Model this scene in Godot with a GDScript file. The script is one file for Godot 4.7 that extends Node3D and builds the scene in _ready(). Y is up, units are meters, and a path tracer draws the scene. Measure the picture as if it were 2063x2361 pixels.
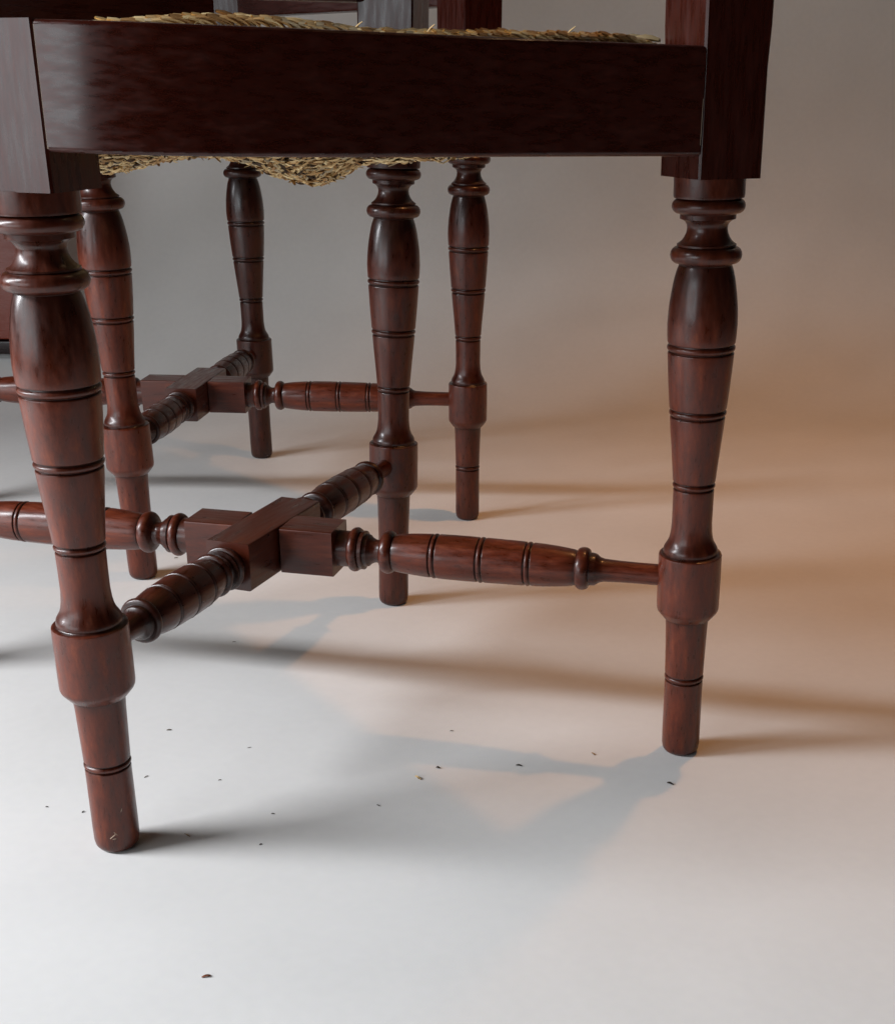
extends Node3D
# Two turned-leg corner chairs with rush seats on a sweep of white paper.
# Points are written as (x, height, distance from the camera): v3() turns them into Godot's axes.

var wood: StandardMaterial3D
var wood_flat: StandardMaterial3D
var wood_dark: StandardMaterial3D
var bare: StandardMaterial3D
var straw: StandardMaterial3D
var paper: StandardMaterial3D
var rng := RandomNumberGenerator.new()
var taken := {}
var leg_meshes := {}

func _ready():
	rng.seed = 4711
	# ---- camera
	var f := 2967.94
	var near := 0.05
	var cam := Camera3D.new()
	cam.name = "camera"
	add_child(cam)
	cam.position = Vector3(0, 0.4264, 0)
	cam.rotation_order = EULER_ORDER_YXZ
	cam.rotation_degrees = Vector3(-22.7601, 0, 0.3024)
	cam.set_frustum(near * 2361.0 / f, Vector2(-78.5, 269.6) * near / f, near, 30.0)
	cam.current = true
	# ---- surroundings: the dim room behind the camera
	var we := WorldEnvironment.new()
	we.name = "world"
	var e := Environment.new()
	e.background_mode = Environment.BG_COLOR
	e.background_color = Color(0.10, 0.095, 0.09)
	e.tonemap_mode = Environment.TONE_MAPPER_LINEAR
	e.tonemap_exposure = 1.0
	e.sdfgi_enabled = true
	e.ssao_enabled = true
	e.ssil_enabled = true
	we.environment = e
	add_child(we)
	# ---- light: a wide window on the left, a warm standing lamp on the right
	var win := AreaLight3D.new()
	win.name = "window_light"
	win.area_size = Vector2(0.48, 1.5)
	win.light_color = Color(0.97, 0.98, 1.0)
	win.light_energy = 12.4
	win.area_range = 12.0
	win.shadow_enabled = true
	add_child(win)
	win.position = v3(-1.9, 1.25, 0.42)
	win.look_at_from_position(win.position, win.position + Vector3(0.37, -0.62, 0.69))
	# dim fill added at the front left for sheen on rail and legs
	var side := AreaLight3D.new()
	side.name = "front_fill_light"
	side.area_size = Vector2(1.6, 0.75)
	side.light_color = Color(0.95, 0.98, 1.0)
	side.light_energy = 1.5
	side.area_range = 12.0
	side.shadow_enabled = true
	add_child(side)
	side.position = v3(-1.62, 0.52, -0.48)
	side.look_at_from_position(side.position, v3(-0.1, 0.42, 0.75))
	# a shaded warm standing lamp, out of view above the right leg
	var lamp := SpotLight3D.new()
	lamp.name = "standing_lamp_light"
	lamp.light_color = Color(1.0, 0.67, 0.38)
	lamp.light_energy = 0.70
	lamp.light_size = 0.025
	lamp.spot_range = 8.0
	lamp.spot_angle = 38.0
	lamp.spot_angle_attenuation = 1.0
	lamp.spot_attenuation = 2.0
	lamp.shadow_enabled = true
	add_child(lamp)
	# weak warm fill added at the lamp to brighten the upper wall
	var wall_fill := OmniLight3D.new()
	wall_fill.name = "wall_fill_light"
	wall_fill.light_color = Color(1.0, 0.82, 0.62)
	wall_fill.light_energy = 0.085
	wall_fill.light_size = 0.12
	wall_fill.omni_range = 8.0
	wall_fill.omni_attenuation = 2.0
	wall_fill.shadow_enabled = true
	add_child(wall_fill)
	wall_fill.position = v3(0.44, 1.5, 1.21)
	lamp.look_at_from_position(v3(0.44, 1.5, 1.21), v3(0.49, 0.0, 1.33), Vector3.FORWARD)

	make_materials()
	make_setting()
	make_cabinet()
	make_chairs()
	make_debris()

# ------------------------------------------------------------------ helpers
func v3(x: float, h: float, d: float) -> Vector3:
	return Vector3(x, h, -d)

func numbered(called: String) -> String:
	var n: int = taken.get(called, -1) + 1
	taken[called] = n
	return called if n == 0 else "%s_%03d" % [called, n]

func tag(o: Node, label := "", category := "", group := "", kind := ""):
	if label: o.set_meta("label", label)
	if category: o.set_meta("category", category)
	if group: o.set_meta("group", group)
	if kind: o.set_meta("kind", kind)

func thing(called: String, at: Vector3, label: String, category: String, group := "") -> Node3D:
	var o := Node3D.new()
	o.name = numbered(called)
	add_child(o)
	o.position = at
	tag(o, label, category, group)
	return o

func put(mesh: Mesh, called: String, m: Material, parent: Node, xf := Transform3D.IDENTITY) -> MeshInstance3D:
	var o := MeshInstance3D.new()
	o.name = called
	o.mesh = mesh
	o.material_override = m
	parent.add_child(o, true)
	o.transform = xf
	return o

# A mesh is gathered as loose triangles and finished with normals that are smooth below a crease angle.
class Lump:
	var v := PackedVector3Array()
	var uv := PackedVector2Array()
	var col := PackedColorArray()
	func tri(a: Vector3, b: Vector3, c: Vector3, ua := Vector2.ZERO, ub := Vector2.ZERO, uc := Vector2.ZERO, ca := Color.WHITE, cb := Color.WHITE, cc := Color.WHITE):
		v.append(a); v.append(b); v.append(c)
		uv.append(ua); uv.append(ub); uv.append(uc)
		col.append(ca); col.append(cb); col.append(cc)
	func quad(a: Vector3, b: Vector3, c: Vector3, d: Vector3, ua: Vector2, ub: Vector2, uc: Vector2, ud: Vector2, ca := Color.WHITE, cb := Color.WHITE, cc := Color.WHITE, cd := Color.WHITE):
		tri(a, b, c, ua, ub, uc, ca, cb, cc)
		tri(a, c, d, ua, uc, ud, ca, cc, cd)
	func done(crease := 40.0) -> ArrayMesh:
		var n := v.size() / 3
		var fn := PackedVector3Array()
		fn.resize(n)
		var at := {}
		var keys := []
		keys.resize(v.size())
		for i in n:
			fn[i] = (v[i * 3 + 2] - v[i * 3]).cross(v[i * 3 + 1] - v[i * 3])   # clockwise is the front
			for j in 3:
				var k := Vector3i((v[i * 3 + j] * 50000.0).round())
				keys[i * 3 + j] = k
				if not at.has(k): at[k] = PackedInt32Array()
				at[k].append(i)
		var lim := cos(deg_to_rad(crease))
		var nn := PackedVector3Array()
		nn.resize(v.size())
		for i in n:
			var me := fn[i].normalized()
			for j in 3:
				var s := Vector3.ZERO
				for q in at[keys[i * 3 + j]]:
					if me.dot(fn[q].normalized()) > lim: s += fn[q]
				nn[i * 3 + j] = s.normalized() if s.length() > 0.0 else Vector3.UP
		var a := []
		a.resize(Mesh.ARRAY_MAX)
		a[Mesh.ARRAY_VERTEX] = v
		a[Mesh.ARRAY_NORMAL] = nn
		a[Mesh.ARRAY_TEX_UV] = uv
		a[Mesh.ARRAY_COLOR] = col
		var m := ArrayMesh.new()
		m.add_surface_from_arrays(Mesh.PRIMITIVE_TRIANGLES, a)
		return m

# profile: array of [height, radius, tone]; turned round the y axis
func lathe(L: Lump, prof: Array, segs: int, k := 1.0, off := Vector2.ZERO, bump := 0.0, xf := Transform3D.IDENTITY, painted_shade := 1.0):
	for i in prof.size() - 1:
		var p = prof[i]
		var q = prof[i + 1]
		for s in segs:
			var c := []
			for t in [[p, s], [p, s + 1], [q, s + 1], [q, s]]:
				var w: float = TAU * float(int(t[1]) % segs) / segs
				var r: float = t[0][1] * k * (1.0 + bump * sin(w * 2.0 + t[0][0] * 40.0))
				c.append(xf * Vector3(cos(w) * r, t[0][0], sin(w) * r))
			var u0 := 2.0 * s / segs
			var u1 := 2.0 * (s + 1) / segs
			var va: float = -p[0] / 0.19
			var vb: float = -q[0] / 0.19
			var tp := Color(p[2] * painted_shade, p[2] * painted_shade, p[2] * painted_shade)  # a factor below one paints shading into the wood colour
			var tq := Color(q[2] * painted_shade, q[2] * painted_shade, q[2] * painted_shade)
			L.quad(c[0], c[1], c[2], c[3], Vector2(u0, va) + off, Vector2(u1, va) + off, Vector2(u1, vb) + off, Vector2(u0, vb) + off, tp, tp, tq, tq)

# a section (closed polygon in [across, up]) carried along frames [origin, across, up]; ends closed
func sweep(L: Lump, frames: Array, section: Array, off := Vector2.ZERO, uvs := 0.45):
	var n := section.size()
	var along := 0.0
	var ring := func(fr, s): return fr[0] + fr[1] * s[0] + fr[2] * s[1]
	for i in frames.size() - 1:
		var step: float = (frames[i + 1][0] - frames[i][0]).length()
		var round_ := 0.0
		for j in n:
			var s0 = section[j]
			var s1 = section[(j + 1) % n]
			var w: float = Vector2(s1[0] - s0[0], s1[1] - s0[1]).length()
			var a: Vector3 = ring.call(frames[i], s0)
			var b: Vector3 = ring.call(frames[i], s1)
			var c: Vector3 = ring.call(frames[i + 1], s1)
			var d: Vector3 = ring.call(frames[i + 1], s0)
			# grain runs along v
			var u0 := round_ / 0.06
			var u1 := (round_ + w) / 0.06
			var q0 := along / uvs
			var q1 := (along + step) / uvs
			L.quad(a, b, c, d, Vector2(u0, q0) + off, Vector2(u1, q0) + off, Vector2(u1, q1) + off, Vector2(u0, q1) + off)
			round_ += w
		along += step
	for cap in [0, frames.size() - 1]:
		var mid := Vector3.ZERO
		for s in section: mid += ring.call(frames[cap], s) / n
		for j in n:
			var a: Vector3 = ring.call(frames[cap], section[j])
			var b: Vector3 = ring.call(frames[cap], section[(j + 1) % n])
			if cap == 0: L.tri(mid, b, a, off, off + Vector2(0.02, 0), off + Vector2(0, 0.02))
			else: L.tri(mid, a, b, off, off + Vector2(0.02, 0), off + Vector2(0, 0.02))

# rectangle with rounded corners, counted so that sweep() faces outwards
func rounded_rect(x0: float, x1: float, y0: float, y1: float, r: float, steps := 2) -> Array:
	var out := []
	var cs := [[x0 + r, y0 + r, PI], [x1 - r, y0 + r, 1.5 * PI], [x1 - r, y1 - r, 0.0], [x0 + r, y1 - r, 0.5 * PI]]
	for c in cs:
		for k in steps + 1:
			var a: float = c[2] + 0.5 * PI * k / steps
			out.append([c[0] + cos(a) * r, c[1] + sin(a) * r])
	return out

func straight(a: Vector3, b: Vector3, up := Vector3.UP, n := 1) -> Array:
	var dir := (b - a).normalized()
	var across := dir.cross(up).normalized()
	var u := across.cross(dir).normalized()
	var fr := []
	for i in n + 1: fr.append([a.lerp(b, float(i) / n), across, u])
	return fr

func axis_frame(a: Vector3, b: Vector3) -> Transform3D:
	var y := (b - a).normalized()
	var x := y.cross(Vector3(0.3, 0, 1)).normalized() if absf(y.y) > 0.7 else y.cross(Vector3.UP).normalized()
	return Transform3D(Basis(x, y, x.cross(y)), a)

# ------------------------------------------------------------------ materials
func noise_image(n: int, seed_: int, freq: float, octaves := 4, kind := FastNoiseLite.TYPE_SIMPLEX_SMOOTH) -> Image:
	var fn := FastNoiseLite.new()
	fn.seed = seed_
	fn.noise_type = kind
	fn.frequency = freq
	fn.fractal_octaves = octaves
	return fn.get_seamless_image(n, n)

func wood_material(called: String, seed_: int, dark: Color, mid: Color, light: Color, rough: float, streak: float, mottle: float) -> StandardMaterial3D:
	var n := 512
	var a := noise_image(n, seed_, 0.009, 4)          # broad mottling
	var b := noise_image(n, seed_ + 5, 0.06, 3)       # streaks once stretched along the grain
	var c := noise_image(n, seed_ + 18, 0.22, 2)      # pores
	var d := noise_image(n, seed_ + 30, 0.022, 5)     # handling wear
	var img := Image.create(n, n, false, Image.FORMAT_RGB8)
	var rgh := Image.create(n, n, false, Image.FORMAT_RGB8)
	var hgt := Image.create(n, n, false, Image.FORMAT_RGB8)
	for y in n:
		for x in n:
			var va := a.get_pixel(x, y).r
			var vb := b.get_pixel(x, y).r
			var vc := c.get_pixel(x, y).r
			var vd := d.get_pixel(x, y).r
			var t := clampf(0.46 + (va - 0.5) * mottle + (vb - 0.5) * streak + (vd - 0.5) * 0.22, 0.0, 1.0)
			var col := dark.lerp(mid, t * 2.0) if t < 0.5 else mid.lerp(light, t * 2.0 - 1.0)
			if vc < 0.28: col = col.lerp(dark * 0.7, clampf((0.28 - vc) * 4.0, 0.0, 0.35))
			img.set_pixel(x, y, col)
			var r := clampf(rough + (vd - 0.5) * 0.36 + (va - 0.5) * 0.15, 0.14, 0.9)
			rgh.set_pixel(x, y, Color(r, r, r))
			var h := clampf(0.5 + (vb - 0.5) * 0.35 + (va - 0.5) * 0.6 - maxf(0.0, 0.32 - vc) * 0.9, 0.0, 1.0)
			hgt.set_pixel(x, y, Color(h, h, h))
	hgt.bump_map_to_normal_map(1.2)
	var m := StandardMaterial3D.new()
	m.resource_name = called
	m.albedo_texture = ImageTexture.create_from_image(img)
	m.roughness = 1.0
	m.roughness_texture = ImageTexture.create_from_image(rgh)
	m.normal_enabled = true
	m.normal_texture = ImageTexture.create_from_image(hgt)
	m.normal_scale = 0.3
	m.metallic_specular = 0.42
	m.clearcoat_enabled = true
	m.clearcoat = 0.3
	m.clearcoat_roughness = 0.2
	m.vertex_color_use_as_albedo = true
	return m

func make_materials():
	wood = wood_material("turned mahogany", 3, Color(0.17, 0.064, 0.03), Color(0.40, 0.158, 0.074), Color(0.68, 0.35, 0.16), 0.40, 0.15, 0.34)
	wood_flat = wood_material("mahogany boards", 61, Color(0.10, 0.031, 0.019), Color(0.235, 0.07, 0.03), Color(0.38, 0.12, 0.05), 0.32, 0.24, 0.10)
	wood_flat.normal_scale = 0.1
	wood_dark = wood_flat.duplicate()
	wood_dark.resource_name = "dark mahogany"
	wood_dark.albedo_color = Color(0.55, 0.5, 0.5)
	bare = StandardMaterial3D.new()
	bare.resource_name = "bare wood"
	bare.albedo_color = Color(0.60, 0.53, 0.46)
	bare.roughness = 0.8
	straw = StandardMaterial3D.new()
	straw.resource_name = "rush"
	straw.albedo_color = Color(1, 1, 1)
	straw.vertex_color_use_as_albedo = true
	straw.roughness = 0.62
	straw.metallic_specular = 0.35
	paper = StandardMaterial3D.new()
	paper.resource_name = "white paper"
	var n := 512
	var a := noise_image(n, 5, 0.01, 5)
	var b := noise_image(n, 6, 0.2, 3)
	var img := Image.create(n, n, false, Image.FORMAT_RGB8)
	var hgt := Image.create(n, n, false, Image.FORMAT_RGB8)
	for y in n:
		for x in n:
			var t := 0.89 + (a.get_pixel(x, y).r - 0.5) * 0.03 + (b.get_pixel(x, y).r - 0.5) * 0.015
			img.set_pixel(x, y, Color(t, t * 0.996, t * 0.985))
			var h := b.get_pixel(x, y).r
			hgt.set_pixel(x, y, Color(h, h, h))
	hgt.bump_map_to_normal_map(1.0)
	paper.albedo_texture = ImageTexture.create_from_image(img)
	paper.normal_enabled = true
	paper.normal_texture = ImageTexture.create_from_image(hgt)
	paper.normal_scale = 0.03
	paper.roughness = 0.75
	paper.metallic_specular = 0.3

# ------------------------------------------------------------------ setting
func make_setting():
	var x0 := -1.5
	var x1 := 1.7
	var line := []              # [distance, height] of the paper from front to top
	line.append([0.05, 0.0])
	for i in 4: line.append([0.3 + i * 0.45, 0.0])
	var r := 0.34
	for i in 13:
		var w := 0.5 * PI * i / 12.0
		line.append([1.76 + sin(w) * r, r - cos(w) * r])
	var fl := Lump.new()
	var wl := Lump.new()
	var along := 0.0
	var pts := line.duplicate()
	for i in pts.size() - 1:
		var p = pts[i]
		var q = pts[i + 1]
		var s := Vector2(q[0] - p[0], q[1] - p[1]).length()
		fl.quad(v3(x0, p[1], p[0]), v3(x1, p[1], p[0]), v3(x1, q[1], q[0]), v3(x0, q[1], q[0]), Vector2(x0, along), Vector2(x1, along), Vector2(x1, along + s), Vector2(x0, along + s))
		along += s
	var top := 2.6
	wl.quad(v3(x0, r, 1.76 + r), v3(x1, r, 1.76 + r), v3(x1, top, 1.76 + r), v3(x0, top, 1.76 + r), Vector2(x0, along), Vector2(x1, along), Vector2(x1, along + top), Vector2(x0, along + top))
	var fo := put(facing(fl).done(60), "floor", paper, self)
	tag(fo, "white paper sheet on the floor that curves up behind the chairs", "floor", "", "structure")
	var wo := put(facing(wl).done(60), "wall", paper, self)
	tag(wo, "plain pale wall of paper behind the chairs", "wall", "", "structure")

func facing(L: Lump) -> Lump:      # turns every triangle round
	for i in L.v.size() / 3:
		var a := L.v[i * 3 + 1]
		L.v[i * 3 + 1] = L.v[i * 3 + 2]
		L.v[i * 3 + 2] = a
		var b := L.uv[i * 3 + 1]
		L.uv[i * 3 + 1] = L.uv[i * 3 + 2]
		L.uv[i * 3 + 2] = b
	return L

func box(L: Lump, a: Vector3, b: Vector3, w: float, h: float, r := 0.002, off := Vector2.ZERO):
	sweep(L, straight(a, b), rounded_rect(-w / 2, w / 2, -h / 2, h / 2, r), off)

func make_cabinet():
	var c := thing("cabinet", v3(-1.0, 0, 2.0), "reddish brown wooden cabinet on short legs, cut by the left edge behind the chairs", "cabinet")
	var red: StandardMaterial3D = wood_flat.duplicate()
	red.resource_name = "red stained panel"
	red.albedo_texture = null
	red.albedo_color = Color(0.50, 0.19, 0.10)
	red.vertex_color_use_as_albedo = false
	var side := Lump.new()
	box(side, Vector3(-0.4, 0.655, 0), Vector3(0.350, 0.655, 0), 0.15, 1.15, 0.003)
	put(side.done(), "panel", red, c)
	var rail := Lump.new()
	box(rail, Vector3(-0.4, 0.0685, 0), Vector3(0.354, 0.0685, 0), 0.156, 0.02, 0.003)
	put(rail.done(), "plinth", wood_dark, c)
	for x in [-0.36, 0.325]:
		var lg := Lump.new()
		sweep(lg, straight(Vector3(x, 0.006, 0.04), Vector3(x, 0.0585, 0.04), Vector3.BACK), rounded_rect(-0.014, 0.014, -0.014, 0.014, 0.003))
		put(lg.done(), "leg", wood_dark, c)

# ------------------------------------------------------------------ turned work
func ring(p: Array, h: float, r: float, k := 1.0, slope := 0.0):
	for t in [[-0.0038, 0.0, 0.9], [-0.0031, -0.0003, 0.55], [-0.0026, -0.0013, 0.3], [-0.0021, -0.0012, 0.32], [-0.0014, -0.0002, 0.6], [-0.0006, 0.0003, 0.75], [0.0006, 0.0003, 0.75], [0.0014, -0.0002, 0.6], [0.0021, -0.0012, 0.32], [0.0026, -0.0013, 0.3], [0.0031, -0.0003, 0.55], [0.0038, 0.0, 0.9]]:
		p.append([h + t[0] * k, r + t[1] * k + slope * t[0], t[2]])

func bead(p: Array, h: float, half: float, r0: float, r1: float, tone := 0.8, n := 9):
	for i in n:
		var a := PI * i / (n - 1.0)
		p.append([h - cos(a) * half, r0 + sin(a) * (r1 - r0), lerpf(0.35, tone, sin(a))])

func leg_profile(foot_ring: bool) -> Array:
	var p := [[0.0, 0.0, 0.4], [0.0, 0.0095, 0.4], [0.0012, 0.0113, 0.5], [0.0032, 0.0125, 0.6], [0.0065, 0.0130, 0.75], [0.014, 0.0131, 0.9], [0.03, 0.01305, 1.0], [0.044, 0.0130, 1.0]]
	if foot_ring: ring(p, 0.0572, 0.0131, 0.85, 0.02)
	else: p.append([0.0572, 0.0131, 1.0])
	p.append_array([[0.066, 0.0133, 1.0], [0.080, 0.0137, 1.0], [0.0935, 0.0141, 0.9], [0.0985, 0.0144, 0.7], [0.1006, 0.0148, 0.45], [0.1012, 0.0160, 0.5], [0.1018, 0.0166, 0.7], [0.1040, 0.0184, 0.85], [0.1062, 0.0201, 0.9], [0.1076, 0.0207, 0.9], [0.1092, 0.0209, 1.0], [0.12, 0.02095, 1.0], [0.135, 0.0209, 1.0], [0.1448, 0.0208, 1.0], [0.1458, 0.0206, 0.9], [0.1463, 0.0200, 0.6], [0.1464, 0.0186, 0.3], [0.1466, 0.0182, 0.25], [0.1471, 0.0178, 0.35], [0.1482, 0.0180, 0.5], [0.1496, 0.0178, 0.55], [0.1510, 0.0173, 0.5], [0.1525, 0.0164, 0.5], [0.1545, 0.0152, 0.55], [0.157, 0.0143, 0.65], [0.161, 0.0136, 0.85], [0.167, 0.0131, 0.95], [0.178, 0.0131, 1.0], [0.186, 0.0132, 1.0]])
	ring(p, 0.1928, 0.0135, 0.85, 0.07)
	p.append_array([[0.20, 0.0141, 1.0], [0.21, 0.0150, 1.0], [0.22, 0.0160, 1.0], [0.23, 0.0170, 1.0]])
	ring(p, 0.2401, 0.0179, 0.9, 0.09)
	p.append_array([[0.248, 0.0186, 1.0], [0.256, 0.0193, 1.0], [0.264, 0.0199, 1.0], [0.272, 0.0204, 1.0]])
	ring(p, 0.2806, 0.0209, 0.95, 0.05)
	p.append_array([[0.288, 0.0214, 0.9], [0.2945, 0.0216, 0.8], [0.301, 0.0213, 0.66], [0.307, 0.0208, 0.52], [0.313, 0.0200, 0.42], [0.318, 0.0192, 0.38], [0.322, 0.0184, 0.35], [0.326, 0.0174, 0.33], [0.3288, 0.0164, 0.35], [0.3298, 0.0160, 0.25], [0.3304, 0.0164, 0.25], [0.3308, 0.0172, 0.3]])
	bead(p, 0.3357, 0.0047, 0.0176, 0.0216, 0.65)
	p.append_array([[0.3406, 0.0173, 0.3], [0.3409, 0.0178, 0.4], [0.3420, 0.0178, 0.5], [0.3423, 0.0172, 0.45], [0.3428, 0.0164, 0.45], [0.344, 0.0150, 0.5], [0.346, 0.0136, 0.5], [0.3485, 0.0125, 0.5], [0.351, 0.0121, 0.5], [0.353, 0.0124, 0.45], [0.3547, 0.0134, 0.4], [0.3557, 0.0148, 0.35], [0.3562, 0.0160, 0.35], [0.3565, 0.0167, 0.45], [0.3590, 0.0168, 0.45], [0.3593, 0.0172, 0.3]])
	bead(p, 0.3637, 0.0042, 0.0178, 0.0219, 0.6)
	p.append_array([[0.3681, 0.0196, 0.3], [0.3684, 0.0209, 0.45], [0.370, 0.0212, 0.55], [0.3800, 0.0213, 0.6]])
	return p

func arm_profile(L: float, s0: float) -> Array:       # half of a stretcher, from its block (at s0) to the leg (at L)
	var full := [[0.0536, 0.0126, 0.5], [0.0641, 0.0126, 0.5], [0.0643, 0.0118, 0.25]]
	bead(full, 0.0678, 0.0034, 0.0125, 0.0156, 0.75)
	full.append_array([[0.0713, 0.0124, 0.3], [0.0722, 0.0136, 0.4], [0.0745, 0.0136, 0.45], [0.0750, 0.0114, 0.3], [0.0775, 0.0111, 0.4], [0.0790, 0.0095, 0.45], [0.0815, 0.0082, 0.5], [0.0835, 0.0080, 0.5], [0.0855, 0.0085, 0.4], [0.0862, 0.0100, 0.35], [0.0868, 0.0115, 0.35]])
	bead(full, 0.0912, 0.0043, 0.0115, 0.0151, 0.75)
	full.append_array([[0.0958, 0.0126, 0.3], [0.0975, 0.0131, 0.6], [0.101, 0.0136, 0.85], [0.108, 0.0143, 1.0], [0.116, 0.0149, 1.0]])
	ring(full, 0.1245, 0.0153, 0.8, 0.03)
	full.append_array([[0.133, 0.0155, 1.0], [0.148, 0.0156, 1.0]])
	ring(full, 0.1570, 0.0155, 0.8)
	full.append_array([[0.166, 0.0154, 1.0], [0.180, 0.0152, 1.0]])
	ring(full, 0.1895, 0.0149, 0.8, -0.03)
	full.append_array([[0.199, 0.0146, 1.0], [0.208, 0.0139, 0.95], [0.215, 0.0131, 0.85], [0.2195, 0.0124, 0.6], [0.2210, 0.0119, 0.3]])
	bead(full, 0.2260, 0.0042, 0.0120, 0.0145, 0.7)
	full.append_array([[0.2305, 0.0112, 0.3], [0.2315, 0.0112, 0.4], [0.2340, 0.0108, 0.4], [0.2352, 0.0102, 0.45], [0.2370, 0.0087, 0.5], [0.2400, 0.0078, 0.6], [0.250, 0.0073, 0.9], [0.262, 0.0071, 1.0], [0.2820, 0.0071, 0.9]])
	# the turned part is squeezed along its length to suit a shorter arm
	var a := s0
	var b := L - 0.014
	var out := []
	for q in full: out.append([a + (q[0] - 0.0536) / (0.2820 - 0.0536) * (b - a), q[1], q[2]])
	return out

# ------------------------------------------------------------------ the chairs
func bezier(a: Vector3, b: Vector3, c: Vector3, d: Vector3, t: float) -> Vector3:
	return a.bezier_interpolate(b, c, d, t)

func flat(a: float) -> Vector3:     # direction whose angle from "towards the camera" is a degrees to the right
	return Vector3(sin(deg_to_rad(a)), 0, cos(deg_to_rad(a)))

# spec: feet and tops (x, distance) of the legs named front, right, back, left; turn: angle that the front corner faces
func make_chair(label: String, feet: Array, tops: Array, turns: Array, fat: Array, rings: Array, painted_shade: Array, detail: int) -> Node3D:
	var mid := Vector3((feet[0].x + feet[2].x) / 2, 0, -(feet[0].y + feet[2].y) / 2)
	var chair := thing("corner_chair", mid, label, "chair", "matching corner chairs with rush seats")
	var S := 0.0425
	var axis := []         # [foot, direction per metre of height]
	for i in 4:
		var a := v3(feet[i].x, 0, feet[i].y) - mid
		var b := v3(tops[i].x, 0.36, tops[i].y) - mid
		axis.append([a, (b - a) / 0.36])
	var on := func(i: int, h: float) -> Vector3: return axis[i][0] + axis[i][1] * h
	# turned legs
	for i in 4:
		var L := Lump.new()
		lathe(L, leg_profile(rings[i]), detail, fat[i], Vector2(rng.randf(), rng.randf()), 0.004, Transform3D.IDENTITY, painted_shade[i])  # last factor darkens the rear legs' colour to stand in for shading
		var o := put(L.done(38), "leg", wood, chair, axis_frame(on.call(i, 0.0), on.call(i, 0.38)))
		if i == 0 and rings[0]: scuffs(o)
		if i == 0 or i == 1: edge_wear(o, fat[i], 0.0, -2.2 + 0.9 * i)
	# square posts above them
	var post_top := [0.4552, 0.73, 0.73, 0.73]
	for i in 4:
		var L := Lump.new()
		var n := flat(turns[i])
		var t := Vector3(n.z, 0, -n.x)
		var shift := t * (0.0045 if i == 0 else 0.0)      # the front block sits a little off its turning
		var fr := []
		for h in [0.3795, 0.44, 0.46, post_top[i]]:
			if h > post_top[i]: continue
			var wide := 1.0 if h < 0.45 or i == 0 else (1.03 if h < 0.5 else 1.08)
			fr.append([on.call(i, h) + shift, t * wide, n * wide])
		for q in fr:     # sweep runs upwards: across x up must follow
			q[1] = -q[1]
		sweep(L, fr, rounded_rect(-S / 2, S / 2, -S / 2, S / 2, 0.0012, 1), Vector2(rng.randf(), rng.randf()))
		put(outward(L).done(30), "post", wood_flat, chair)
	# seat rails: front ones bowed, rear ones straight
	var corner := func(i: int, sn: float, st: float, h: float) -> Vector3:
		var n := flat(turns[i])
		var t := Vector3(n.z, 0, -n.x)
		return on.call(i, h) + n * (S / 2 * sn) + t * (S / 2 * st + (0.0045 if i == 0 else 0.0))
	var rail_spans := [[0, 1], [1, 2], [2, 3], [3, 0]]
	var H := 0.0568
	for k in 4:
		var i: int = rail_spans[k][0]
		var j: int = rail_spans[k][1]
		var L := Lump.new()
		var p0: Vector3
		var p3: Vector3
		var p1: Vector3
		var p2: Vector3
		if k == 0:
			p0 = corner.call(0, 1.0, 1.03, 0.398)
			p3 = corner.call(1, 1.0, -1.03, 0.392)
			var t0 := flat(turns[0]); t0 = Vector3(t0.z, 0, -t0.x)
			var t1 := flat(turns[1]); t1 = Vector3(t1.z, 0, -t1.x)
			p1 = p0 + t0 * 0.085
			p2 = p3 - t1 * 0.16
		elif k == 3:
			p0 = corner.call(3, -1.0, -1.03, 0.392)
			p3 = corner.call(0, 1.0, -1.03, 0.398)
			p0 = corner.call(3, 1.0, 1.03, 0.392)
			var t0 := flat(turns[0]); t0 = Vector3(t0.z, 0, -t0.x)
			var t1 := flat(turns[3]); t1 = Vector3(t1.z, 0, -t1.x)
			p1 = p0 + t1 * 0.16
			p2 = p3 - t0 * 0.085
		else:
			p0 = on.call(i, 0.392)
			p3 = on.call(j, 0.392)
			var d := (p3 - p0).normalized()
			var outw := Vector3(-d.z, 0, d.x)
			p0 += d * 0.02 + outw * 0.012
			p3 += -d * 0.02 + outw * 0.012
			p1 = p0.lerp(p3, 0.33)
			p2 = p0.lerp(p3, 0.67)
		var fr := []
		var N := 28 if (k == 0 or k == 3) else 2
		for q in N + 1:
			var t := float(q) / N
			var p := bezier(p0, p1, p2, p3, t)
			var dd := (bezier(p0, p1, p2, p3, minf(t + 0.01, 1.0)) - bezier(p0, p1, p2, p3, maxf(t - 0.01, 0.0)))
			dd.y = 0
			dd = dd.normalized()
			p.y = lerpf(p0.y, p3.y, t)
			var outw := dd.cross(Vector3.UP).normalized()
			if k == 1 or k == 2: outw = Vector3(-dd.z, 0, dd.x)
			fr.append([p, outw, Vector3.UP])
		sweep(L, fr, rounded_rect(-0.024, 0.0003, 0.0, H, 0.0026, 3), Vector2(rng.randf(), rng.randf()), 0.22)
		var rl := put(outward(L).done(30), "seat_rail", wood_flat, chair)
		if k == 0:
			for q in [[0.0006, 0.0015, 0.0545, 0.0006], [1.0, 0.006, 0.030, 0.0005]]:
				var W := Lump.new()
				var wp: Vector3 = p0.lerp(p3, q[0]) if q[0] < 0.5 else p3
				wp += (fr[0][1] if q[0] < 0.5 else fr[N][1]) * 0.0001
				sweep(W, straight(wp + Vector3.UP * q[1], wp + Vector3.UP * q[2], Vector3.BACK), rounded_rect(-q[3] / 2, q[3] / 2, -q[3] / 2, q[3] / 2, 0.0001, 1))
				put(outward(W).done(30), "worn_edge", bare, rl)
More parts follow.
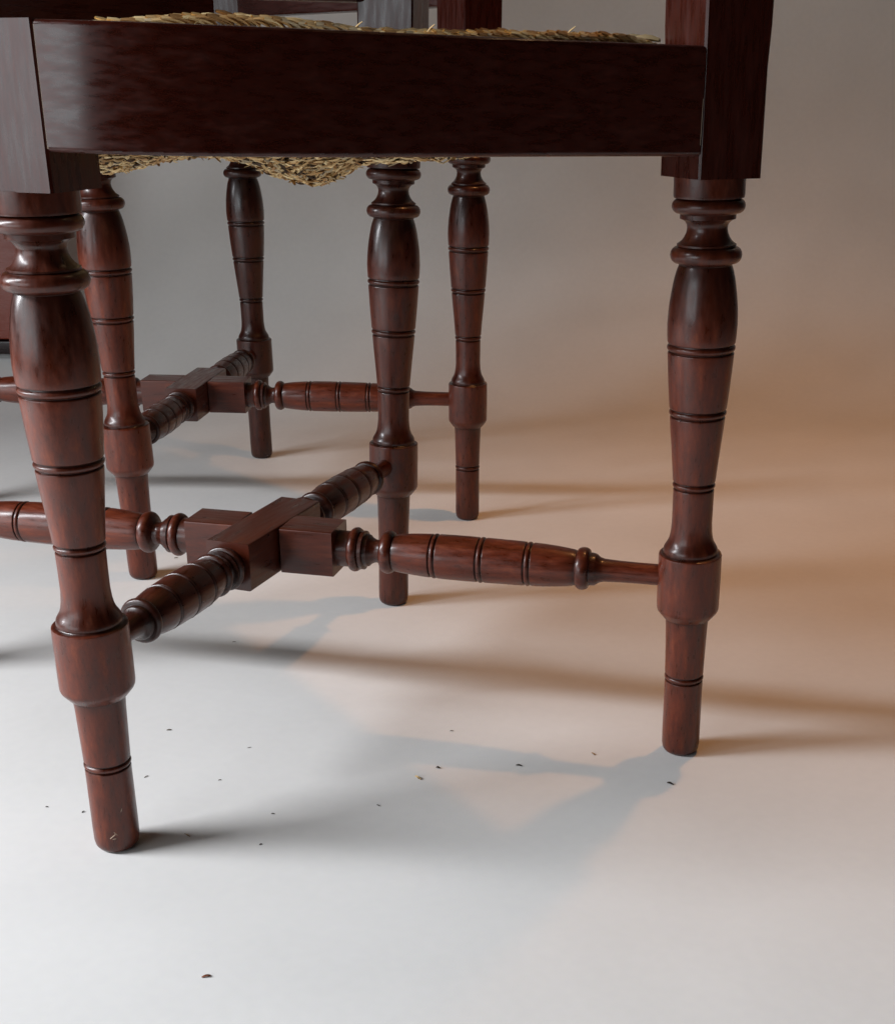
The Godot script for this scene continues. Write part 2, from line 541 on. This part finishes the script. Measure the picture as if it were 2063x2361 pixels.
	# low back rails, crest rail and splats of the two backs
	for pair in [[1, 2], [2, 3]]:
		var L := Lump.new()
		var a: Vector3 = on.call(pair[0], 0.52)
		var b: Vector3 = on.call(pair[1], 0.52)
		var low := 0.497 if pair[0] == 1 else 0.486
		a.y = low + 0.022; b.y = low + 0.022
		var d := (b - a).normalized()
		box(L, a + d * 0.021, b - d * 0.021, 0.018, 0.044, 0.002, Vector2(rng.randf(), rng.randf()))
		put(L.done(30), "back_rail", wood_flat, chair)
	var C := Lump.new()
	var r1: Vector3 = on.call(1, 0.74)
	var r2: Vector3 = on.call(2, 0.74)
	var r3: Vector3 = on.call(3, 0.74)
	var crest := []
	for q in 25:
		var t := q / 24.0
		var p := bezier(r1, r1.lerp(r2, 0.75), r3.lerp(r2, 0.75), r3, t)
		var p2 := bezier(r1, r1.lerp(r2, 0.75), r3.lerp(r2, 0.75), r3, minf(t + 0.01, 1.0))
		var p1 := bezier(r1, r1.lerp(r2, 0.75), r3.lerp(r2, 0.75), r3, maxf(t - 0.01, 0.0))
		var d := (p2 - p1).normalized()
		crest.append([p.lerp((r1 + r3) / 2 * 0.0 + r2, 0.30 * sin(PI * t)), d.cross(Vector3.UP).normalized(), Vector3.UP])
	sweep(C, crest, rounded_rect(-0.03, 0.03, -0.012, 0.012, 0.006, 3), Vector2(0.3, 0.6))
	put(outward(C).done(40), "crest_rail", wood_flat, chair)
	# crossed stretchers
	var hs := 0.129
	var e := []
	for i in 4: e.append(on.call(i, hs))
	var x: Vector3 = e[0].lerp(e[2], 0.475)
	var blk := 0.0325
	# front-to-back one, whole through the crossing
	var A := Lump.new()
	var sa := 0.053
	for end in [0, 2]:
		var Ln: float = (e[end] - x).length()
		lathe(A, arm_profile(Ln, sa - 0.002), 32, 1.0, Vector2(rng.randf(), rng.randf()), 0.0, axis_frame(x, e[end]), 0.5)  # last factor puts the stretcher's shading into its colour
	var da: Vector3 = (e[2] - e[0]).normalized()
	var before := A.col.size()
	box(A, x - da * sa, x + da * sa, blk, blk + 0.0008, 0.0014, Vector2(0.2, 0.4))
	for i in range(before, A.col.size()): A.col[i] = Color(0.55, 0.55, 0.55)  # shading of the crossing block, painted into its colour
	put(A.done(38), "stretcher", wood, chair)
	# side-to-side one, lapped into it
	var B := Lump.new()
	for end in [1, 3]:
		var Ln: float = (e[end] - x).length()
		var d: Vector3 = (e[end] - x).normalized()
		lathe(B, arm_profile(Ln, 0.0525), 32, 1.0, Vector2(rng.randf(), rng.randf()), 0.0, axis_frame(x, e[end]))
		var was := B.col.size()
		box(B, x + d * (blk / 2 + 0.0004), x + d * 0.0545, blk, blk, 0.0014, Vector2(rng.randf(), 0.4))
		for i in range(was, B.col.size()): B.col[i] = Color(0.62, 0.62, 0.62)  # these block ends darkened in colour too, as shading at the crossing
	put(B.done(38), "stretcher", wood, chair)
	make_rush(chair, on, mid, detail > 40)
	return chair

func outward(L: Lump) -> Lump:     # makes a closed mesh face outwards
	var vol := 0.0
	for i in L.v.size() / 3:
		vol += L.v[i * 3].dot(L.v[i * 3 + 1].cross(L.v[i * 3 + 2]))
	if vol > 0.0: facing(L)        # clockwise fronts give a negative volume
	return L

# a pale crescent where the polish has worn off the collar's upper edge
func edge_wear(leg: Node, k: float, spin: float, from: float):
	var L := Lump.new()
	var n := 22
	for i in n:
		var w0 := from + 2.0 * i / n + spin
		var w1 := from + 2.0 * (i + 1) / n + spin
		var g0 := sin(PI * i / n) * (0.8 + 0.2 * sin(i * 2.3))
		var g1 := sin(PI * (i + 1) / n) * (0.8 + 0.2 * sin((i + 1) * 2.3))
		var r0 := 0.0189 * k
		var a := Vector3(cos(w0) * r0, 0.1463, sin(w0) * r0)
		var b := Vector3(cos(w1) * r0, 0.1463, sin(w1) * r0)
		var r2 := r0 + 0.0014 * k
		L.quad(a, b, Vector3(cos(w1) * r2, 0.1463 + 0.0004 * g1, sin(w1) * r2), Vector3(cos(w0) * r2, 0.1463 + 0.0004 * g0, sin(w0) * r2), Vector2.ZERO, Vector2.ZERO, Vector2.ZERO, Vector2.ZERO)
	put(L.done(60), "worn_edge", bare, leg)

# a nail hole in the collar, and two pale scuffs on the foot
func scuffs(leg: Node):
	var hole := Lump.new()
	lathe(hole, [[0.0, 0.0, 0.1], [0.0002, 0.0011, 0.1], [-0.001, 0.0013, 0.1]], 10)
	var out := Vector3(0.05, 0, 1).normalized()
	put(outward(hole).done(30), "nail_hole", wood_dark, leg, Transform3D(Basis(Vector3(1, 0, -0.05).normalized(), out, Vector3.DOWN), out * 0.0214 + Vector3(0, 0.1225, 0)))
	for q in [[-0.16, 0.0132, 0.0045, 0.0007, 0.7], [-0.02, 0.0150, 0.0030, 0.0006, -0.9], [-0.10, 0.0115, 0.0022, 0.0006, 0.1], [0.35, 0.0300, 0.0026, 0.0004, 1.2]]:
		var L := Lump.new()
		var o := Vector3(sin(q[0]), 0, cos(q[0]))
		var side := Vector3(cos(q[0]), 0, -sin(q[0]))
		var d := (side * cos(q[4]) + Vector3.UP * sin(q[4])).normalized()
		blade(L, o * 0.01345 + Vector3(0, q[1], 0), d, o, q[2], q[3], 0.0, Color(0.42, 0.30, 0.22))
		put(outward(L).done(50), "scuff", straw, leg)

# ------------------------------------------------------------------ rush
const RUSH := [Color(0.48, 0.29, 0.12), Color(0.63, 0.44, 0.21), Color(0.36, 0.20, 0.08), Color(0.27, 0.20, 0.11), Color(0.78, 0.60, 0.32), Color(0.06, 0.035, 0.02), Color(0.47, 0.38, 0.24)]

func blade(L: Lump, p: Vector3, d: Vector3, up: Vector3, length: float, w: float, bend: float, c: Color):
	var side := d.cross(up).normalized()
	var prev := []
	var N := 4
	for i in N + 1:
		var t := float(i) / N
		var wd := w * (0.35 + 0.65 * sin(PI * (0.12 + 0.8 * t)))
		var o := p + d * (length * (t - 0.5)) + up * (bend * sin(PI * t))
		var cur := [o - side * wd * 0.5, o + up * wd * 0.38, o + side * wd * 0.5, o - up * wd * 0.2]
		if i > 0:
			for j in 4:
				var k := (j + 1) % 4
				L.quad(prev[j], prev[k], cur[k], cur[j], Vector2.ZERO, Vector2.ZERO, Vector2.ZERO, Vector2.ZERO, c, c, c, c)
		prev = cur

func make_rush(chair: Node3D, on: Callable, mid: Vector3, close: bool):
	# four seat corners inside the rails
	var q := []
	for i in 4: q.append(on.call(i, 0.4))
	var cen: Vector3 = (q[0] + q[1] + q[2] + q[3]) / 4.0
	cen.y = 0
	var corners := []
	for i in 4:
		var c: Vector3 = q[i]
		c.y = 0
		corners.append(c + (cen - c).normalized() * (0.05 if i == 0 else 0.03))
	# bulge of the two bowed front sides
	var edge := func(side: int, t: float) -> Vector3:
		var a: Vector3 = corners[side]
		var b: Vector3 = corners[(side + 1) % 4]
		var p := a.lerp(b, t)
		if side == 0 or side == 3:
			var outw := ((a + b) / 2 - cen).normalized()
			p += outw * (0.026 * 4.0 * t * (1.0 - t))
		return p
	var top_h := func(f: float) -> float:   # f: 0 at the rails, 1 at the centre
		return 0.4525 + 0.002 * f
	# body of the seat: top and sagging underside
	var T := Lump.new()
	var U := Lump.new()
	var R := 9
	var M := 14
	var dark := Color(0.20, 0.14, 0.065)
	var sags := [[-0.112, 0.80, 0.0108, 0.025, 0.05], [-0.090, 0.805, 0.005, 0.016, 0.05], [-0.222, 0.775, 0.0095, 0.028, 0.05], [-0.190, 0.785, 0.0045, 0.025, 0.05], [-0.13, 0.86, 0.010, 0.05, 0.06], [-0.055, 0.80, 0.0062, 0.05, 0.04]]
	var low := func(p: Vector3) -> float:
		var s := 0.0
		for g in sags:
			var dx: float = p.x + mid.x - g[0]
			var dz: float = p.z + mid.z + g[1]
			s += g[2] * exp(-pow(absf(dx) / g[3], 2.6) - pow(absf(dz) / g[4], 2.0))
		return 0.3945 - s
	for side in 4:
		for i in M:
			for r in R:
				var pp := []
				var uu := []
				for k in [[i, r], [i + 1, r], [i + 1, r + 1], [i, r + 1]]:
					var f: float = float(k[1]) / R
					var p: Vector3 = edge.call(side, float(k[0]) / M)
					p = p.lerp(cen, f)
					pp.append(Vector3(p.x, top_h.call(f) - 0.003, p.z))
					uu.append(Vector3(p.x, low.call(p) if r + k[1] > 0 else 0.398, p.z))
				T.quad(pp[3], pp[2], pp[1], pp[0], Vector2.ZERO, Vector2.ZERO, Vector2.ZERO, Vector2.ZERO, dark, dark, dark, dark)
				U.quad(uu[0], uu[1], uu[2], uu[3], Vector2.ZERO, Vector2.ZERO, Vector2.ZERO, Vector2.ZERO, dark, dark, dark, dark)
	var seat := put(T.done(60), "rush_seat", straw, chair)
	# cords laid along the four sides, each a rope of short twisted lengths
	var cords := Lump.new()
	for side in 4:
		for c in 16:
			var f := (c + 0.5) / 16.0
			var a: Vector3 = edge.call(side, 0.0).lerp(cen, f)
			var b: Vector3 = edge.call(side, 1.0).lerp(cen, f)
			var n := int((b - a).length() / 0.011) + 1
			for i in n:
				if side == 0 and c < 2: continue
				var t := (i + 0.5) / n
				var p: Vector3 = edge.call(side, t).lerp(cen, f)
				p.y = top_h.call(f) + rng.randf_range(-0.0006, 0.0008)
				var d: Vector3 = (edge.call(side, minf(t + 0.02, 1.0)) - edge.call(side, maxf(t - 0.02, 0.0))).normalized()
				d = d.rotated(Vector3.UP, 0.5).normalized()
				blade(cords, p, d, Vector3.UP, 0.018, 0.0062, 0.0012, RUSH[rng.randi() % 5] * rng.randf_range(0.7, 1.1))
	var co := put(cords.done(50), "rush_cords", straw, seat)
	tag(co, "", "", "", "stuff")
	# the strands of the outer cords by the bowed front rail, one by one
	var kinds := []
	for i in 7:
		var L := Lump.new()
		blade(L, Vector3.ZERO, Vector3.RIGHT, Vector3.UP, 0.0130 + 0.002 * (i % 3), 0.0038 + 0.0005 * (i % 2), 0.0012, RUSH[[0, 1, 4, 6, 1, 2, 4][i]] * 1.3)
		kinds.append(L.done(50))
	var rise := [[0.0, 0.0], [0.04, 0.0012], [0.10, 0.0034], [0.20, 0.0058], [0.30, 0.0046], [0.37, 0.0030], [0.44, 0.0008], [0.53, 0.0002], [0.60, 0.0008], [0.70, 0.0022], [0.82, 0.0034], [0.91, 0.0040], [0.96, 0.0020], [1.0, -0.001]]
	for c in 3:
		var n := 76
		for i in n:
			var t := 0.01 + 0.98 * (i + 0.5) / n
			var f := 0.004 + c * 0.03
			var p: Vector3 = edge.call(0, t).lerp(cen, f)
			var lift := 0.0
			for k in rise.size() - 1:
				if t >= rise[k][0] and t <= rise[k + 1][0]: lift = lerpf(rise[k][1], rise[k + 1][1], (t - rise[k][0]) / (rise[k + 1][0] - rise[k][0]))
			p.y = lerpf(0.4543, 0.4485, t) + lift - 0.0012 + 0.0006 * c + rng.randf_range(-0.0004, 0.0005)
			var d: Vector3 = (edge.call(0, t + 0.02) - edge.call(0, t - 0.02)).normalized()
			d = d.rotated(Vector3.UP, 0.40 + rng.randf_range(-0.25, 0.25))
			d = (d + Vector3.DOWN * rng.randf_range(0.15, 0.45)).normalized()
			var z := d.cross(Vector3.UP).normalized()
			put(kinds[rng.randi() % 7], "rush_strand", straw, seat, Transform3D(Basis(d, z.cross(d), z), p))
	# torn wisps
	for w in [[0.40, 0.010, 0.006], [0.33, 0.008, 0.004], [0.52, 0.007, 0.003], [0.78, 0.009, 0.004], [0.16, 0.010, 0.004]]:
		var L := Lump.new()
		var p: Vector3 = edge.call(0, w[0])
		blade(L, Vector3(p.x, 0.4555, p.z), Vector3(0.6, 0.55, 0.2).normalized(), Vector3(-0.5, 0.7, 0).normalized(), w[1] * 0.8, 0.0014, w[2] * 0.08, RUSH[1])
		put(L.done(50), "rush_wisp", straw, seat)
	# underside: a matted sag of broken rushes
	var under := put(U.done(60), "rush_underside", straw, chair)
	var mat := Lump.new()
	for i in (8500 if close else 700):
		var p: Vector3
		if i % 4 > 0 and close:
			var g = sags[[0, 0, 1, 2, 2, 3, 5][rng.randi() % 7]]
			p = Vector3(g[0] - mid.x + rng.randfn(0.0, g[3] * 0.75), 0, -g[1] - mid.z + rng.randfn(0.0, g[4] * 0.6))
			if p.distance_to(Vector3(q[0].x, 0, q[0].z)) < 0.032: continue
		else:
			p = edge.call(rng.randi() % 4, rng.randf()).lerp(cen, pow(rng.randf(), 0.7))
		p.y = low.call(p) - rng.randf_range(-0.003, 0.0012)
		# most rushes lie along the sag, a few ends stick out
		var d := Vector3(rng.randf_range(-1, 1), 0, rng.randf_range(-1, 1)).normalized()
		d.y = (low.call(p + d * 0.006) - low.call(p - d * 0.006)) / 0.012
		if i % 9 == 0: d.y -= rng.randf_range(0.2, 0.9)
		d = d.normalized()
		var up := (Vector3.DOWN - d * Vector3.DOWN.dot(d)).normalized()
		var col: Color = RUSH[[0, 1, 1, 4, 4, 0, 6, 2, 5][rng.randi() % 9]] * rng.randf_range(0.75, 1.2)
		blade(mat, p, d, up, rng.randf_range(0.004, 0.012), rng.randf_range(0.0010, 0.0030), rng.randf_range(-0.0004, 0.0012), col)
	var mo := put(mat.done(50), "broken_rushes", straw, under)
	tag(mo, "", "", "", "stuff")

func make_chairs():
	var D1 := Vector2(-0.4425, 0.9346)
	make_chair("mahogany corner chair in front, its bowed seat rail filling the top of the photo",
		[Vector2(-0.2212, 0.6744), Vector2(0.1394, 0.8000), Vector2(-0.0792, 1.0777), D1],
		[Vector2(-0.2227, 0.6722), Vector2(0.1325, 0.7973), Vector2(-0.0720, 1.0849), D1],
		[-18.0, 24.0, -14.0, -60.0], [1.03, 0.985, 1.0, 1.0], [true, true, false, false], [1.0, 1.0, 0.65, 1.0], 44)
	var D2 := Vector2(-0.585, 1.367)
	make_chair("second mahogany corner chair standing behind the front one, nearer the wall",
		[Vector2(-0.3192, 1.1413), Vector2(-0.0160, 1.3257), Vector2(-0.2760, 1.5712), D2],
		[Vector2(-0.3254, 1.1391), Vector2(-0.0147, 1.3221), Vector2(-0.2784, 1.5720), D2],
		[-5.0, 37.0, -5.0, -47.0], [1.02, 0.955, 1.01, 1.0], [false, true, false, false], [1.0, 0.75, 0.4, 1.0], 36)

# ------------------------------------------------------------------ crumbs of rush and wood on the paper
func make_debris():
	# x, distance, length, width, turn, colour number, words
	var bits := [
		[-0.224, 0.825, 4.0, 1.2, 10, 3, "dark sliver on the paper just right of the nearest leg's collar"],
		[-0.162, 0.799, 3.0, 0.6, 25, 3, "thin dark thread of rush between the nearest leg and the back leg's shadow"],
		[-0.021, 0.826, 3.0, 0.8, -5, 3, "small brown speck highest of the crumbs in mid floor"],
		[-0.029, 0.771, 3.2, 1.9, -20, 5, "blackish rounded crumb just above the tan chip"],
		[0.026, 0.775, 4.6, 1.6, -10, 5, "black flat crumb midway between the tan chip and the right leg"],
		[0.078, 0.792, 4.0, 1.5, -60, 2, "brown upright chip inside the right leg's pinkish floor"],
		[0.126, 0.751, 5.0, 2.0, -35, 5, "black comma shaped crumb below the right leg's foot"],
		[-0.042, 0.757, 6.5, 2.0, -50, 1, "tan chip of rush with a dark side in mid floor"],
		[-0.224, 0.757, 3.6, 0.9, 55, 3, "thin dark sliver right of the nearest leg's lowest ring"],
		[-0.174, 0.753, 2.4, 0.8, 15, 3, "tiny grey speck below the dark thread"],
		[-0.066, 0.721, 2.8, 0.9, -40, 5, "tiny dark speck between the tan chip and the long foot shadow"],
		[-0.132, 0.710, 2.6, 0.9, 0, 5, "tiny dark speck over the middle of the nearest foot's shadow"],
		[-0.253, 0.711, 2.4, 1.1, 60, 5, "tiny dark speck close left of the nearest leg's foot"],
		[-0.278, 0.717, 2.2, 0.9, 0, 5, "tiny dark speck farthest left on the paper"],
		[-0.181, 0.684, 6.0, 0.8, -40, 2, "thin brown splinter lying in the nearest foot's shadow"],
		[-0.134, 0.674, 2.2, 0.9, 30, 5, "tiny dark speck on the lower rim of the nearest foot's shadow"],
		[-0.142, 0.547, 5.2, 1.7, 20, 2, "reddish brown chip alone on the white paper near the bottom"],
		[-0.300, 1.192, 4.0, 1.2, 20, 3, "dark crumb under the second chair beside its front leg"],
		[-0.206, 0.985, 3.6, 0.9, 5, 3, "small grey sliver under the front chair's crossing"]]
	for b in bits:
		var L := Lump.new()
		var c: Color = RUSH[b[5]] * (0.35 if b[5] == 5 or b[5] == 3 else 0.8)
		c.a = 1.0
		if b[6].begins_with("reddish"): c = Color(0.22, 0.07, 0.03)
		var ln: float = b[2] * 0.00092
		var wd: float = b[3] * 0.00095
		blade(L, Vector3.ZERO, Vector3.RIGHT, Vector3.UP, ln, wd, wd * 0.35, c)
		if b[2] > 4.0: blade(L, Vector3(ln * 0.1, wd * 0.15, wd * 0.3), Vector3(0.9, 0.1, 0.35).normalized(), Vector3.UP, ln * 0.6, wd * 0.6, wd * 0.2, c * 0.6)
		var o := put(outward(L).done(50), numbered("rush_crumb"), straw, self)
		o.position = v3(b[0], wd * 0.22, b[1])
		o.rotation_degrees.y = b[4]
		tag(o, b[6], "crumb", "crumbs scattered on the paper")
